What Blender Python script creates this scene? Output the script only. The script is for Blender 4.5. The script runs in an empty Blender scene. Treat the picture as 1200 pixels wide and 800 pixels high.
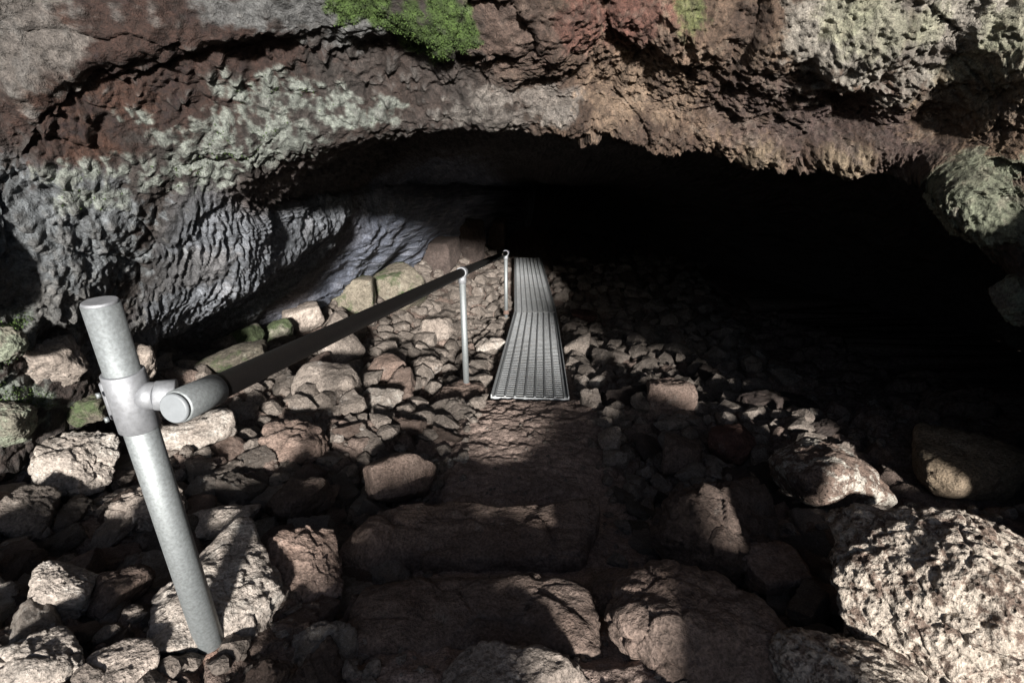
import bpy, bmesh, math, random
import numpy as np
from mathutils import Vector, Matrix

SC = bpy.context.scene
COL = SC.collection
# ------------------------------------------------------------------ camera, sky, sun, exposure
PITCH = math.radians(23.2)
FPX = 620.0
cam_d = bpy.data.cameras.new("camera"); cam = bpy.data.objects.new("camera", cam_d); COL.objects.link(cam)
cam.location = (0, 0, 0); cam.rotation_euler = (math.radians(90) - PITCH, 0, 0)
cam_d.sensor_width = 36.0; cam_d.lens = FPX / 1200 * 36; cam_d.clip_start = 0.02; cam_d.clip_end = 500
SC.camera = cam
SUN_EL = math.radians(18.3); SUN_AZ = math.radians(171)      # the sun stands behind the photographer
w = bpy.data.worlds.new("World"); SC.world = w; w.use_nodes = True
nt = w.node_tree; sky = nt.nodes.new("ShaderNodeTexSky"); sky.sky_type = 'NISHITA'; sky.sun_disc = False
sky.sun_elevation = SUN_EL; sky.sun_rotation = SUN_AZ
bg = nt.nodes["Background"]; bg.inputs[1].default_value = 0.05; nt.links.new(sky.outputs[0], bg.inputs[0])
sun_d = bpy.data.lights.new("sun", 'SUN'); sun = bpy.data.objects.new("sun", sun_d); COL.objects.link(sun)
sun_d.energy = 5.0; sun_d.angle = math.radians(4.5); sun_d.color = (1.0, 0.95, 0.88)
SUNV = Vector((math.sin(SUN_AZ) * math.cos(SUN_EL), math.cos(SUN_AZ) * math.cos(SUN_EL), math.sin(SUN_EL)))
sun.rotation_euler = SUNV.to_track_quat('Z', 'Y').to_euler(); sun.location = SUNV * 20
SC.view_settings.view_transform = 'Standard'; SC.view_settings.look = 'None'
SC.view_settings.exposure = 1.35; SC.view_settings.gamma = 1.0
SC.cycles.max_bounces = 5; SC.cycles.diffuse_bounces = 3; SC.cycles.caustics_reflective = False

# ------------------------------------------------------------------ helpers
cP, sP = math.cos(PITCH), math.sin(PITCH)
def ray(px, py):
    a = (px - 600) / FPX; b = (400 - py) / FPX
    return np.array([a, cP + b * sP, -sP + b * cP])
def at(px, py, Y):
    r = ray(px, py); return r * (Y / r[1])
def project(P):
    f = P[:, 1] * cP - P[:, 2] * sP; u = P[:, 1] * sP + P[:, 2] * cP
    f = np.where(f < 1e-3, 1e-3, f)
    return 600 + FPX * P[:, 0] / f, 400 - FPX * u / f

_r = np.random.RandomState(7)
PERM = _r.permutation(256); PERM = np.concatenate([PERM, PERM])
GR = _r.normal(size=(256, 3)); GR /= np.linalg.norm(GR, axis=1)[:, None]; GR *= 1.4
JIT = _r.rand(256, 3)
def _h(x, y, z): return PERM[PERM[PERM[x & 255] + (y & 255)] + (z & 255)]
def perlin(P):
    I = np.floor(P).astype(np.int64); F = P - I
    U = F * F * F * (F * (F * 6 - 15) + 10); out = np.zeros(len(P))
    for dx in (0, 1):
        for dy in (0, 1):
            for dz in (0, 1):
                g = GR[_h(I[:, 0] + dx, I[:, 1] + dy, I[:, 2] + dz)]
                d = (F[:, 0] - dx) * g[:, 0] + (F[:, 1] - dy) * g[:, 1] + (F[:, 2] - dz) * g[:, 2]
                wt = (U[:, 0] if dx else 1 - U[:, 0]) * (U[:, 1] if dy else 1 - U[:, 1]) * (U[:, 2] if dz else 1 - U[:, 2])
                out += d * wt
    return out
def fbm(P, octv=4, gain=0.5, ridged=False):
    a = 1.0; s = 0.0; out = np.zeros(len(P)); Q = P.copy()
    for o in range(octv):
        n = perlin(Q)
        if ridged: n = 1 - 2 * np.abs(n)
        out += a * n; s += a; a *= gain; Q = Q * 2.03 + 17.3
    return out / s
def worley(P, jit=0.9):
    I = np.floor(P).astype(np.int64); F = P - I
    f1 = np.full(len(P), 9.0); f2 = np.full(len(P), 9.0); cid = np.zeros(len(P), np.int64)
    for dx in (-1, 0, 1):
        for dy in (-1, 0, 1):
            for dz in (-1, 0, 1):
                h = _h(I[:, 0] + dx, I[:, 1] + dy, I[:, 2] + dz); j = JIT[h] * jit
                d = (dx + j[:, 0] - F[:, 0]) ** 2 + (dy + j[:, 1] - F[:, 1]) ** 2 + (dz + j[:, 2] - F[:, 2]) ** 2
                nf = d < f1
                f2 = np.where(nf, f1, np.minimum(f2, d)); cid = np.where(nf, h, cid); f1 = np.where(nf, d, f1)
    return np.sqrt(f1), np.sqrt(f2), cid
def sstep(a, b, x):
    t = np.clip((x - a) / (b - a), 0, 1); return t * t * (3 - 2 * t)

def mesh_np(name, V, Fc, smooth=True, colors=None):
    """V (n,3), Fc (m,k) all faces the same size"""
    me = bpy.data.meshes.new(name); n = len(V); m, k = Fc.shape
    me.vertices.add(n); me.vertices.foreach_set("co", np.ascontiguousarray(V, np.float32).ravel())
    me.loops.add(m * k); me.loops.foreach_set("vertex_index", np.ascontiguousarray(Fc, np.int32).ravel())
    me.polygons.add(m); me.polygons.foreach_set("loop_start", np.arange(0, m * k, k, dtype=np.int32))
    me.update(calc_edges=True)
    me.polygons.foreach_set("use_smooth", np.full(m, smooth, bool))
    if colors is not None:
        ca = me.color_attributes.new("tint", 'FLOAT_COLOR', 'POINT')
        c4 = np.ones((n, 4), np.float32); c4[:, :3] = colors; ca.data.foreach_set("color", c4.ravel())
    me.update(); return me
def link(name, me, mat=None, parent=None, label=None, cat=None, group=None, kind=None, loc=None):
    o = bpy.data.objects.new(name, me); COL.objects.link(o)
    if mat is not None and me is not None and not me.materials: me.materials.append(mat)
    if parent is not None: o.parent = parent
    if loc is not None: o.location = loc
    if label: o['label'] = label
    if cat: o['category'] = cat
    if group: o['group'] = group
    if kind: o['kind'] = kind
    return o

# ------------------------------------------------------------------ materials
def N(nt, t, **kw):
    n = nt.nodes.new(t)
    for k, v in kw.items():
        if isinstance(k, str) and hasattr(n, k): setattr(n, k, v)
    return n
def noise_node(nt, vec, scale, detail=4, rough=0.55, dist=0.0):
    n = nt.nodes.new("ShaderNodeTexNoise"); n.inputs['Scale'].default_value = scale
    n.inputs['Detail'].default_value = detail; n.inputs['Roughness'].default_value = rough
    n.inputs['Distortion'].default_value = dist
    nt.links.new(vec, n.inputs['Vector']); return n.outputs['Fac']
def ramp(nt, fac, stops):
    r = nt.nodes.new("ShaderNodeValToRGB"); cr = r.color_ramp
    while len(cr.elements) < len(stops): cr.elements.new(0.5)
    for e, (p, c) in zip(cr.elements, stops):
        e.position = p; e.color = (c, c, c, 1) if isinstance(c, (int, float)) else (*c, 1)
    nt.links.new(fac, r.inputs[0]); return r.outputs[0]
def mixc(nt, fac, a, b, mode='MIX'):
    m = nt.nodes.new("ShaderNodeMix"); m.data_type = 'RGBA'; m.blend_type = mode
    for sock, v in ((m.inputs[0], fac), (m.inputs[6], a), (m.inputs[7], b)):
        if hasattr(v, 'links'): nt.links.new(v, sock)
        elif isinstance(v, (int, float)): sock.default_value = v
        else: sock.default_value = (*v, 1)
    return m.outputs[2]
def bump(nt, h, strength, dist, prev=None):
    b = nt.nodes.new("ShaderNodeBump"); b.inputs['Strength'].default_value = strength; b.inputs['Distance'].default_value = dist
    nt.links.new(h, b.inputs['Height'])
    if prev is not None: nt.links.new(prev, b.inputs['Normal'])
    return b.outputs[0]

def new_mat(name, rough=0.9):
    m = bpy.data.materials.new(name); m.use_nodes = True; t = m.node_tree
    b = t.nodes["Principled BSDF"]; b.inputs['Roughness'].default_value = rough
    return m, t, b

def tint_mat(name, rough=0.85, spec=0.35):
    """colour comes from the mesh's own 'tint' attribute, broken up by fine noise"""
    m, t, b = new_mat(name, rough)
    tc = t.nodes.new("ShaderNodeTexCoord"); v = tc.outputs['Object']
    at_ = t.nodes.new("ShaderNodeVertexColor"); at_.layer_name = "tint"
    n1 = noise_node(t, v, 38, 5, 0.65); n2 = noise_node(t, v, 150, 3, 0.6)
    r1 = ramp(t, n1, [(0.3, 0.5), (0.7, 1.45)]); r2 = ramp(t, n2, [(0.3, 0.55), (0.7, 1.4)])
    c = mixc(t, 1.0, at_.outputs[0], r1, 'MULTIPLY'); c = mixc(t, 1.0, c, r2, 'MULTIPLY')
    t.links.new(c, b.inputs['Base Color'])
    b.inputs['Specular IOR Level'].default_value = spec
    nb = bump(t, n1, 0.8, 0.02); nb = bump(t, n2, 0.8, 0.008, nb); t.links.new(nb, b.inputs['Normal'])
    return m

def rock_mat(name, ca, cb, spot=(0.6, 0.6, 0.55), spot_lo=0.6, spot_hi=0.72, spot_scale=9, spots=1.0, moss=0.0, pit=0.0, rough=0.9, rnd=0.5):
    ca, cb, spot = [tuple(v * 0.62 for v in q) for q in (ca, cb, spot)]
    m, t, b = new_mat(name, rough)
    tc = t.nodes.new("ShaderNodeTexCoord"); oi = t.nodes.new("ShaderNodeObjectInfo")
    va = t.nodes.new("ShaderNodeVectorMath"); va.operation = 'ADD'
    sc = t.nodes.new("ShaderNodeVectorMath"); sc.operation = 'SCALE'; sc.inputs[0].default_value = (37, 11, 23)
    t.links.new(oi.outputs['Random'], sc.inputs['Scale'])
    t.links.new(tc.outputs['Object'], va.inputs[0]); t.links.new(sc.outputs[0], va.inputs[1]); v = va.outputs[0]
    n0 = noise_node(t, v, 4.0, 5, 0.6, 0.4); n1 = noise_node(t, v, 26, 5, 0.65); n2 = noise_node(t, v, 110, 4, 0.6)
    c = mixc(t, ramp(t, n0, [(0.32, 0.0), (0.68, 1.0)]), ca, cb)
    c = mixc(t, 1.0, c, ramp(t, n1, [(0.28, 0.55), (0.72, 1.3)]), 'MULTIPLY')
    rr = ramp(t, oi.outputs['Random'], [(0.0, 1.0 - rnd), (1.0, 1.0 + rnd)]); c = mixc(t, 1.0, c, rr, 'MULTIPLY')
    if spots > 0:
        ns = noise_node(t, v, spot_scale, 6, 0.72, 0.3)
        s = ramp(t, ns, [(spot_lo, 0.0), (spot_hi, spots)]); c = mixc(t, s, c, spot)
    if moss > 0:
        nm = noise_node(t, v, 5, 5, 0.65); s = ramp(t, nm, [(0.62 - 0.3 * moss, 0.0), (0.72 - 0.3 * moss, 0.9)])
        c = mixc(t, s, c, (0.045, 0.065, 0.028))
    c = mixc(t, 1.0, c, ramp(t, n2, [(0.32, 0.5), (0.66, 1.3)]), 'MULTIPLY')
    t.links.new(c, b.inputs['Base Color']); b.inputs['Specular IOR Level'].default_value = 0.3
    nb = bump(t, n1, 0.9, 0.02); nb = bump(t, n2, 0.9, 0.008, nb)
    if pit > 0:
        vo = t.nodes.new("ShaderNodeTexVoronoi"); vo.inputs['Scale'].default_value = 55; t.links.new(v, vo.inputs['Vector'])
        nb = bump(t, ramp(t, vo.outputs['Distance'], [(0.1, 0.0), (0.35, 1.0)]), pit, 0.012, nb)
    t.links.new(nb, b.inputs['Normal']); return m

def metal_mat(name, col, rough, metallic=1.0, var=0.3, scale=30, stain=None):
    m, t, b = new_mat(name, rough); b.inputs['Metallic'].default_value = metallic
    tc = t.nodes.new("ShaderNodeTexCoord"); v = tc.outputs['Object']
    n = noise_node(t, v, scale, 5, 0.6); n2 = noise_node(t, v, scale * 6, 3, 0.6)
    c = mixc(t, 1.0, col, ramp(t, n, [(0.3, 1 - var), (0.7, 1 + var)]), 'MULTIPLY')
    if stain:
        ns = noise_node(t, v, 14, 5, 0.7); c = mixc(t, ramp(t, ns, [(0.55, 0.0), (0.68, 0.6)]), c, stain)
    t.links.new(c, b.inputs['Base Color'])
    rr = t.nodes.new("ShaderNodeMapRange"); rr.inputs[3].default_value = rough - 0.1; rr.inputs[4].default_value = rough + 0.18
    t.links.new(n2, rr.inputs[0]); t.links.new(rr.outputs[0], b.inputs['Roughness'])
    t.links.new(bump(t, n2, 0.15, 0.002), b.inputs['Normal']); return m

M_SHELL = tint_mat("cave_rock")
M_FLOOR = tint_mat("cave_floor_dust", 0.95, 0.2)
M_GREY = rock_mat("grey_lava", (0.28, 0.235, 0.205), (0.42, 0.365, 0.325), (0.50, 0.48, 0.46), 0.60, 0.75, 6)
M_BROWN = rock_mat("brown_lava", (0.20, 0.14, 0.115), (0.32, 0.245, 0.21), (0.42, 0.37, 0.33), 0.62, 0.76, 7)
M_PALE = rock_mat("pale_lava", (0.42, 0.365, 0.325), (0.56, 0.50, 0.45), (0.70, 0.66, 0.61), 0.5, 0.68, 8, rnd=0.2)
M_RED = rock_mat("red_cinder", (0.15, 0.075, 0.06), (0.20, 0.11, 0.09), spots=0.2)
M_SHADE = rock_mat("shade_toned_lava", (0.07, 0.055, 0.05), (0.13, 0.10, 0.09), (0.2, 0.18, 0.17), 0.62, 0.76, 7)  # darker lava for shaded spots, shade put into the colour
M_OCHRE = rock_mat("ochre_lava", (0.22, 0.17, 0.12), (0.33, 0.26, 0.19), (0.5, 0.45, 0.35), 0.6, 0.75, 6, rnd=0.1)
M_MOSS = rock_mat("mossy_lava", (0.22, 0.21, 0.17), (0.32, 0.30, 0.25), (0.4, 0.4, 0.33), 0.6, 0.75, 7, moss=0.75)
M_MOSSLT = rock_mat("stained_lava", (0.20, 0.175, 0.14), (0.28, 0.25, 0.20), (0.45, 0.44, 0.37), 0.6, 0.75, 7, moss=0.35)
M_LICHEN = rock_mat("lichen_crust_lava", (0.16, 0.115, 0.09), (0.24, 0.18, 0.15), (0.56, 0.49, 0.42), 0.43, 0.50, 20, 1.0, pit=0.8, rnd=0.05)
M_LICHEN2 = rock_mat("lichen_speckled_lava", (0.18, 0.125, 0.10), (0.25, 0.19, 0.16), (0.60, 0.56, 0.50), 0.51, 0.58, 10, 1.0, pit=0.7, rnd=0.05)
M_GREENLICHEN = rock_mat("green_lichen_lava", (0.16, 0.14, 0.12), (0.26, 0.25, 0.20), (0.27, 0.30, 0.23), 0.46, 0.56, 11, 1.0, pit=0.5, rnd=0.05)
M_GALV = metal_mat("galvanised_steel", (0.23, 0.25, 0.26), 0.56, 0.6, 0.25, 150)
M_CAST = metal_mat("cast_fitting", (0.24, 0.25, 0.27), 0.55, 0.5, 0.2, 90)
M_DARKRAIL = metal_mat("dark_handrail", (0.006, 0.005, 0.005), 0.5, 0.2, 0.3, 30)
M_CAP = metal_mat("plastic_cap", (0.17, 0.185, 0.20), 0.5, 0.0, 0.08, 60)
M_GRATE = metal_mat("walkway_steel", (0.27, 0.285, 0.30), 0.6, 0.25, 0.2, 12, stain=(0.30, 0.27, 0.24))
M_FOOT = rock_mat('stained_soil', (0.30, 0.19, 0.15), (0.42, 0.30, 0.25), spots=0.3, rnd=0)
M_RUST = metal_mat("rusty_steel", (0.13, 0.085, 0.07), 0.8, 0.2, 0.3, 60)

# ------------------------------------------------------------------ ground function
PZ = np.array([(-60, 7.5), (-20, 2.2), (-6, 0.25), (-3, -0.45), (-1, -1.02), (0, -1.16), (0.9, -1.29), (1.18, -1.42), (1.42, -1.52), (1.9, -1.655), (2.76, -1.70),
               (3.15, -1.79), (3.25, -1.86), (6.4, -2.42), (10.6, -2.78), (15, -3.1), (40, -4)])
def F0(x, y):
    z = np.interp(y, PZ[:, 0], PZ[:, 1])
    pc = np.interp(y, [0, 3.2, 6.4, 10.6], [0.0, 0.12, 0.30, 0.32])
    dl = np.clip(pc - x - 0.42, 0, 3); dr = np.clip(x - pc - 0.45, 0, 3)
    kl = np.interp(y, [0, 2, 4, 8.5, 11], [0.12, 0.20, 0.17, 0.42, 0.6])
    z = z + kl * dl * np.minimum(dl / 0.5, 1) + 0.03 * dr
    return z
def rough_mask(x, y):
    pc = np.interp(y, [0, 3.2, 6.4, 10.6], [0.0, 0.12, 0.30, 0.32])
    return sstep(0.34, 0.62, np.abs(x - pc - 0.02))
def F(x, y, fine=False):
    x = np.atleast_1d(np.asarray(x, float)); y = np.atleast_1d(np.asarray(y, float))
    P = np.stack([x, y, np.zeros_like(x)], 1); m = rough_mask(x, y)
    z = F0(x, y) + fbm(P * 1.3, 3) * 0.10 * (0.25 + m)
    z -= 0.05 * m
    f1, f2, cid = worley(P * 3.6 + 0.25 * np.stack([fbm(P * 5, 2), fbm(P * 5 + 9, 2), 0 * x], 1))
    crack = 1 - sstep(0.0, 0.16, f2 - f1)
    z -= crack * 0.055 * m
    z += (JIT[cid][:, 0] - 0.5) * 0.09 * m
    if fine:
        z += fbm(P * 9, 5, 0.55) * (0.020 + 0.030 * m)
        g1, g2, gc = worley(P * np.array([7.5, 8.5, 1]) + 31 + 0.4 * np.stack([fbm(P * 8, 2), fbm(P * 8 + 9, 2), 0 * x], 1))
        z += ((JIT[gc][:, 1] > 0.55) * sstep(0.0, 0.22, g2 - g1) * (0.010 + 0.012 * m))
        z -= (1 - sstep(0, 0.07, g2 - g1)) * (0.003 + 0.004 * m)
        z += 0.016 * (1 - m) * fbm(P * 26, 4, 0.6)
    return z
def hit(px, py):
    r = ray(px, py); lo = 0.4
    for y in np.arange(0.4, 16, 0.02):
        p = r * (y / r[1])
        if p[2] <= F0(p[0], y): return p
    return r * (16 / r[1])

# ------------------------------------------------------------------ cave shell: cross-section stations, each from outside to inside
#   (image x, image y, metres forward) measured on the photograph, turned into true positions
T = [
 [(-420,700,.9),(-300,640,1.1),(-190,600,1.3),(-80,560,1.5),(-30,545,1.6),(40,530,1.8),(120,515,2.1),(185,500,2.9),(250,480,3.8),(400,400,6.0),(520,325,9),(600,285,15)],
 [(-420,600,.9),(-300,560,1.1),(-190,530,1.3),(-80,500,1.5),(-40,490,1.6),(30,470,1.8),(120,455,2.1),(185,440,2.9),(250,425,3.8),(400,360,6.0),(520,300,9),(600,270,15)],
 [(-420,440,.9),(-300,430,1.1),(-190,420,1.3),(-80,410,1.5),(-40,408,1.6),(30,400,1.85),(130,395,2.25),(205,385,3.1),(300,365,4.0),(415,322,5.6),(530,270,9),(605,255,15)],
 [(-420,280,.9),(-300,300,1.1),(-180,305,1.3),(-60,310,1.45),(-20,335,1.65),(70,325,1.9),(165,330,2.35),(290,330,2.9),(395,262,4.15),(447,280,5.4),(540,250,9),(610,240,15)],
 [(-420,60,.9),(-300,100,1.1),(-170,140,1.3),(-40,190,1.45),(10,210,1.6),(80,220,1.8),(190,214,2.3),(285,268,2.75),(400,225,4.3),(462,240,5.6),(550,228,9),(615,230,15)],
 [(-350,-200,1.0),(-220,-130,1.2),(-60,0,1.35),(70,75,1.55),(105,88,1.78),(190,125,2.05),(310,174,2.45),(330,212,3.1),(425,205,4.6),(485,212,6.6),(560,215,10),(620,225,15)],
 [(60,-380,1.3),(130,-250,1.5),(250,-60,1.75),(370,38,2.0),(375,52,2.25),(415,100,2.5),(480,150,2.7),(480,135,3.4),(495,165,5),(535,190,7),(580,210,10),(625,222,15)],
 [(500,-420,1.4),(510,-270,1.6),(535,-80,1.85),(565,60,2.15),(560,70,2.4),(570,100,2.6),(600,146,2.75),(600,130,3.4),(585,160,5),(592,180,7),(605,205,10),(630,221,15)],
 [(720,-420,1.4),(715,-280,1.6),(715,-90,1.8),(705,25,2.2),(700,50,2.35),(690,100,2.74),(690,146,2.8),(690,130,3.4),(658,155,5),(638,180,7),(625,205,10),(637,220,15)],
 [(890,-400,1.4),(865,-270,1.6),(830,-80,1.8),(805,35,2.0),(800,72,2.35),(790,118,2.76),(785,168,2.85),(780,150,3.4),(745,165,5),(705,185,7),(670,210,10),(650,220,15)],
 [(1120,-360,1.3),(1080,-240,1.5),(1040,-60,1.7),(1000,40,1.9),(985,85,2.15),(965,135,2.55),(945,180,2.65),(935,165,3.4),(880,180,5),(800,200,7),(720,210,10),(665,222,15)],
 [(1480,-220,1.0),(1390,-110,1.2),(1270,-10,1.4),(1180,50,1.65),(1150,90,1.9),(1105,140,2.3),(1060,185,2.45),(1075,160,3.3),(1000,200,5),(880,220,7),(760,220,10),(680,228,15)],
 [(1620,130,.9),(1500,150,1.05),(1380,165,1.2),(1270,180,1.45),(1230,185,1.6),(1180,195,1.8),(1105,232,2.15),(1120,225,3.0),(1080,240,4.6),(960,260,7),(800,250,10),(690,240,15)],
 [(1620,360,.9),(1520,350,1.05),(1410,345,1.15),(1310,335,1.3),(1270,330,1.5),(1255,330,1.75),(1200,335,2.0),(1225,330,3.0),(1190,330,4.6),(1000,320,7),(830,290,10),(700,255,15)],
 [(1620,530,.9),(1520,510,1.05),(1420,490,1.15),(1330,470,1.3),(1285,460,1.5),(1300,450,1.75),(1260,435,2.0),(1270,430,3.0),(1220,420,4.6),(1010,380,7),(840,320,10),(700,268,15)],
 [(1620,760,.9),(1520,730,1.05),(1420,700,1.15),(1330,670,1.3),(1285,640,1.5),(1320,610,1.75),(1280,580,2.0),(1280,560,3.0),(1230,530,4.6),(1010,470,7),(840,380,10),(700,300,15)],
]
G0 = []
for ci, col in enumerate(T):
    k = (0.5 if ci < 8 else 0.34) if 4 <= ci <= 12 else 0.8          # how far the brow leans in over the viewer
    lipY = col[6][2]
    col = [(a, b, lipY - (lipY - y) * k) if j < 6 else (a, b, y) for j, (a, b, y) in enumerate(col)]
    pts = [at(*p) for p in col]
    up = max(0.0, min(1.0, pts[0][2] + 0.9)); rim = np.array([pts[0][0] * 1.35, -0.7, pts[0][2] + 0.1 + 1.25 * up])
    far = np.array([0.35, 17.5, -4.6])
    G0.append([rim] + pts + [pts[-1] * 0.35 + far * 0.65, far])
G0 = np.array(G0)                                  # (ncol, nring, 3)
def catmull(A, counts):
    n = len(A); E = np.concatenate([[2 * A[0] - A[1]], A, [2 * A[-1] - A[-2]]]); out = []
    for i in range(n - 1):
        p0, p1, p2, p3 = E[i], E[i + 1], E[i + 2], E[i + 3]
        m1 = 0.42 * (p2 - p0); m2 = 0.42 * (p3 - p1)
        for t in np.linspace(0, 1, counts[i], endpoint=False):
            t2, t3 = t * t, t * t * t
            out.append((2 * t3 - 3 * t2 + 1) * p1 + (t3 - 2 * t2 + t) * m1 + (-2 * t3 + 3 * t2) * p2 + (t3 - t2) * m2)
    out.append(A[-1]); return np.array(out)
VC = [12, 14, 26, 48, 30, 62, 76, 76, 80, 36, 20, 12, 4, 3]
VC = VC[:G0.shape[1] - 1]; print('rings', G0.shape, len(VC))
UC = [30, 70, 95, 105, 105, 115, 100, 75, 75, 100, 105, 85, 85, 70, 30]
G1 = catmull(G0, UC)                               # along u
G2 = catmull(np.swapaxes(G1, 0, 1), VC)            # (nv, nu, 3)
nv, nu = G2.shape[:2]
du = np.gradient(G2, axis=1); dv = np.gradient(G2, axis=0)
NR = np.cross(du, dv); NR /= (np.linalg.norm(NR, axis=2)[..., None] + 1e-9)
for _ in range(6):                                  # blurred normals keep the folds of the lip clean
    NR[1:-1, 1:-1] = (NR[:-2, 1:-1] + NR[2:, 1:-1] + NR[1:-1, :-2] + NR[1:-1, 2:] + NR[1:-1, 1:-1]) / 5
NR /= (np.linalg.norm(NR, axis=2)[..., None] + 1e-9)
B = G2.reshape(-1, 3); NN = NR.reshape(-1, 3)
axis_p = np.stack([np.zeros(len(B)), B[:, 1], np.full(len(B), -1.2)], 1)
sgn = np.sign(np.median(((axis_p - B) * NN).sum(1))); NN = NN * sgn      # inward
_v = np.repeat(np.concatenate([np.linspace(i, i + 1, c, endpoint=False) for i, c in enumerate(VC)] + [[len(VC)]]), nu)
_w = (sstep(2.5, 4.5, _v) * (1 - sstep(7.3, 8.2, _v)))[:, None]          # the lip swells towards the mouth, not downwards
_u = np.tile(np.concatenate([np.linspace(i, i + 1, c, endpoint=False) for i, c in enumerate(UC)] + [[len(UC)]]), nv)
_w = _w * (0.5 + 0.5 * sstep(5.5, 7.5, _u))[:, None]
NN = NN * (1 - 0.7 * _w) + np.array([0, -0.62, -0.30]) * _w; NN /= (np.linalg.norm(NN, axis=1)[:, None] + 1e-9)
ucoord = np.concatenate([np.linspace(i, i + 1, c, endpoint=False) for i, c in enumerate(UC)] + [[len(UC)]])
vcoord = np.concatenate([np.linspace(i, i + 1, c, endpoint=False) for i, c in enumerate(VC)] + [[len(VC)]])
UU = np.tile(ucoord, nv); VV = np.repeat(vcoord, nu)
PXb, PYb = project(B)
def band(a, lo0, lo1, hi1, hi0): return sstep(lo0, lo1, a) * (1 - sstep(hi1, hi0, a))
wu = UU + 0.25 * fbm(B * 1.5, 2); wv = VV + 0.35 * fbm(B * 1.7 + 5, 2)
m_cur = band(wu, 1.6, 2.2, 4.1, 4.6) * band(wv, 6.9, 7.3, 8.9, 9.25)         # rippled curtain on the left wall
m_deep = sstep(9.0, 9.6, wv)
m_left = 1 - sstep(6.0, 7.6, wu)                                              # dripping crust, left half of the brow
m_right = sstep(6.6, 8.0, wu)                                                 # scoria, right half
m_brow = band(wv, 0.5, 1.0, 7.1, 7.6)
fade = 1 - 0.6 * sstep(10, 12, VV)
D = fbm(B * 1.1, 3) * 0.16 * fade
lump = fbm(B * 3.1 + 4, 4, 0.5, True); D += lump * 0.05
W = B + 0.06 * np.stack([fbm(B * 4, 2), fbm(B * 4 + 7, 2), fbm(B * 4 + 13, 2)], 1)
f1, f2, cid = worley(W * np.array([4.2, 4.2, 3.6]))
blob = np.sqrt(np.clip(1 - f1 * f1, 0, 1))
mid = 1 - m_left * 0.55
D += m_brow * mid * ((blob - 0.6) * 0.07 + (JIT[cid][:, 0] - 0.5) * 0.06)
D -= m_brow * (1 - sstep(0.0, 0.10, f2 - f1)) * 0.035 * mid * (1 - 0.85 * sstep(5.5, 7.0, wu)) * sstep(-0.1, 0.15, fbm(B * 2.5 + 61, 2))
D += m_right * m_brow * (0.17 * fbm(B * 2.6 + 80, 3, 0.5) + 0.075 * fbm(W * 6 + 21, 5, 0.66) + 0.045 * fbm(W * 13 + 2, 5, 0.68, True))
# hanging drips: elongated cells, stepped forward under their own edge
m_ledge = 1 - 0.75 * band(wv, 2.6, 3.4, 4.6, 5.2) - 0.5 * band(wv, 6.2, 6.8, 7.5, 8.0)
W2 = B + 0.035 * np.stack([fbm(B * 9, 3), fbm(B * 9 + 7, 3), fbm(B * 9 + 13, 3)], 1)
g1, g2, gid = worley(W2 * np.array([17., 17., 10.]) + 3)
amp = 0.35 + 0.65 * sstep(-0.1, 0.25, fbm(B * 2.2 + 50, 2))
drip = np.clip(1 - g1, 0, 1) ** 1.2
D += (1 - m_deep) * (1 - m_cur) * (0.12 + 0.88 * m_left) * amp * (drip - 0.45) * 0.07 * m_ledge
h1, h2, hid = worley(W2 * np.array([38., 38., 25.]) + 11)
tip = np.clip(1 - h1, 0, 1)
D += (1 - m_deep) * (1 - m_cur) * (tip - 0.45) * m_ledge * (0.036 * (0.35 + amp)) * (0.4 + 0.6 * m_left)
# ripples
tng = B[:, 1] * 0.9 + B[:, 0] * 0.35 + 0.10 * B[:, 2]
Q = np.stack([tng * 42, B[:, 2] * 5.5, B[:, 0] * 3], 1)
Q[:, 0] += 2.6 * fbm(B * 3.0 + 3, 3) + 1.0 * fbm(B * 11, 2)
r1 = perlin(Q); r2 = perlin(Q * np.array([1.9, 2.3, 1]) + 40)
rip = (1 - np.abs(r1) * 2.4) * 0.024 + (1 - np.abs(r2) * 2) * 0.008
D += m_cur * rip + 0.45 * m_deep * rip + m_cur * 0.01
# pits and grit
pit = worley(B * 27 + 70)[0]
pm = sstep(-0.15, 0.2, fbm(B * 4 + 90, 3)); pit2 = worley(B * 52 + 7)[0]
D -= (1 - m_cur) * (1 - sstep(0.15, 0.5, pit)) * 0.014 * pm * (0.2 + 0.8 * m_right) + (1 - m_cur) * (1 - sstep(0.15, 0.5, pit2)) * 0.008 * (0.3 + 0.7 * m_right)
D += fbm(B * 22, 4, 0.62) * 0.020 * (1 - 0.5 * m_cur)
# ledges running with the flow on the deep left wall
D += m_deep * (0.06 * fbm(np.stack([B[:, 0] * 1.2, B[:, 1] * 0.7, B[:, 2] * 5], 1), 3, 0.5, True))
D *= sstep(-0.2, 1.0, VV) * (1 - sstep(13.5, 14, VV))
S = B + NN * D[:, None]
# slight sag of the tips on the brow
S[:, 2] -= m_brow * m_left * m_ledge * np.clip(drip - 0.5, 0, 1) * 0.04

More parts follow.
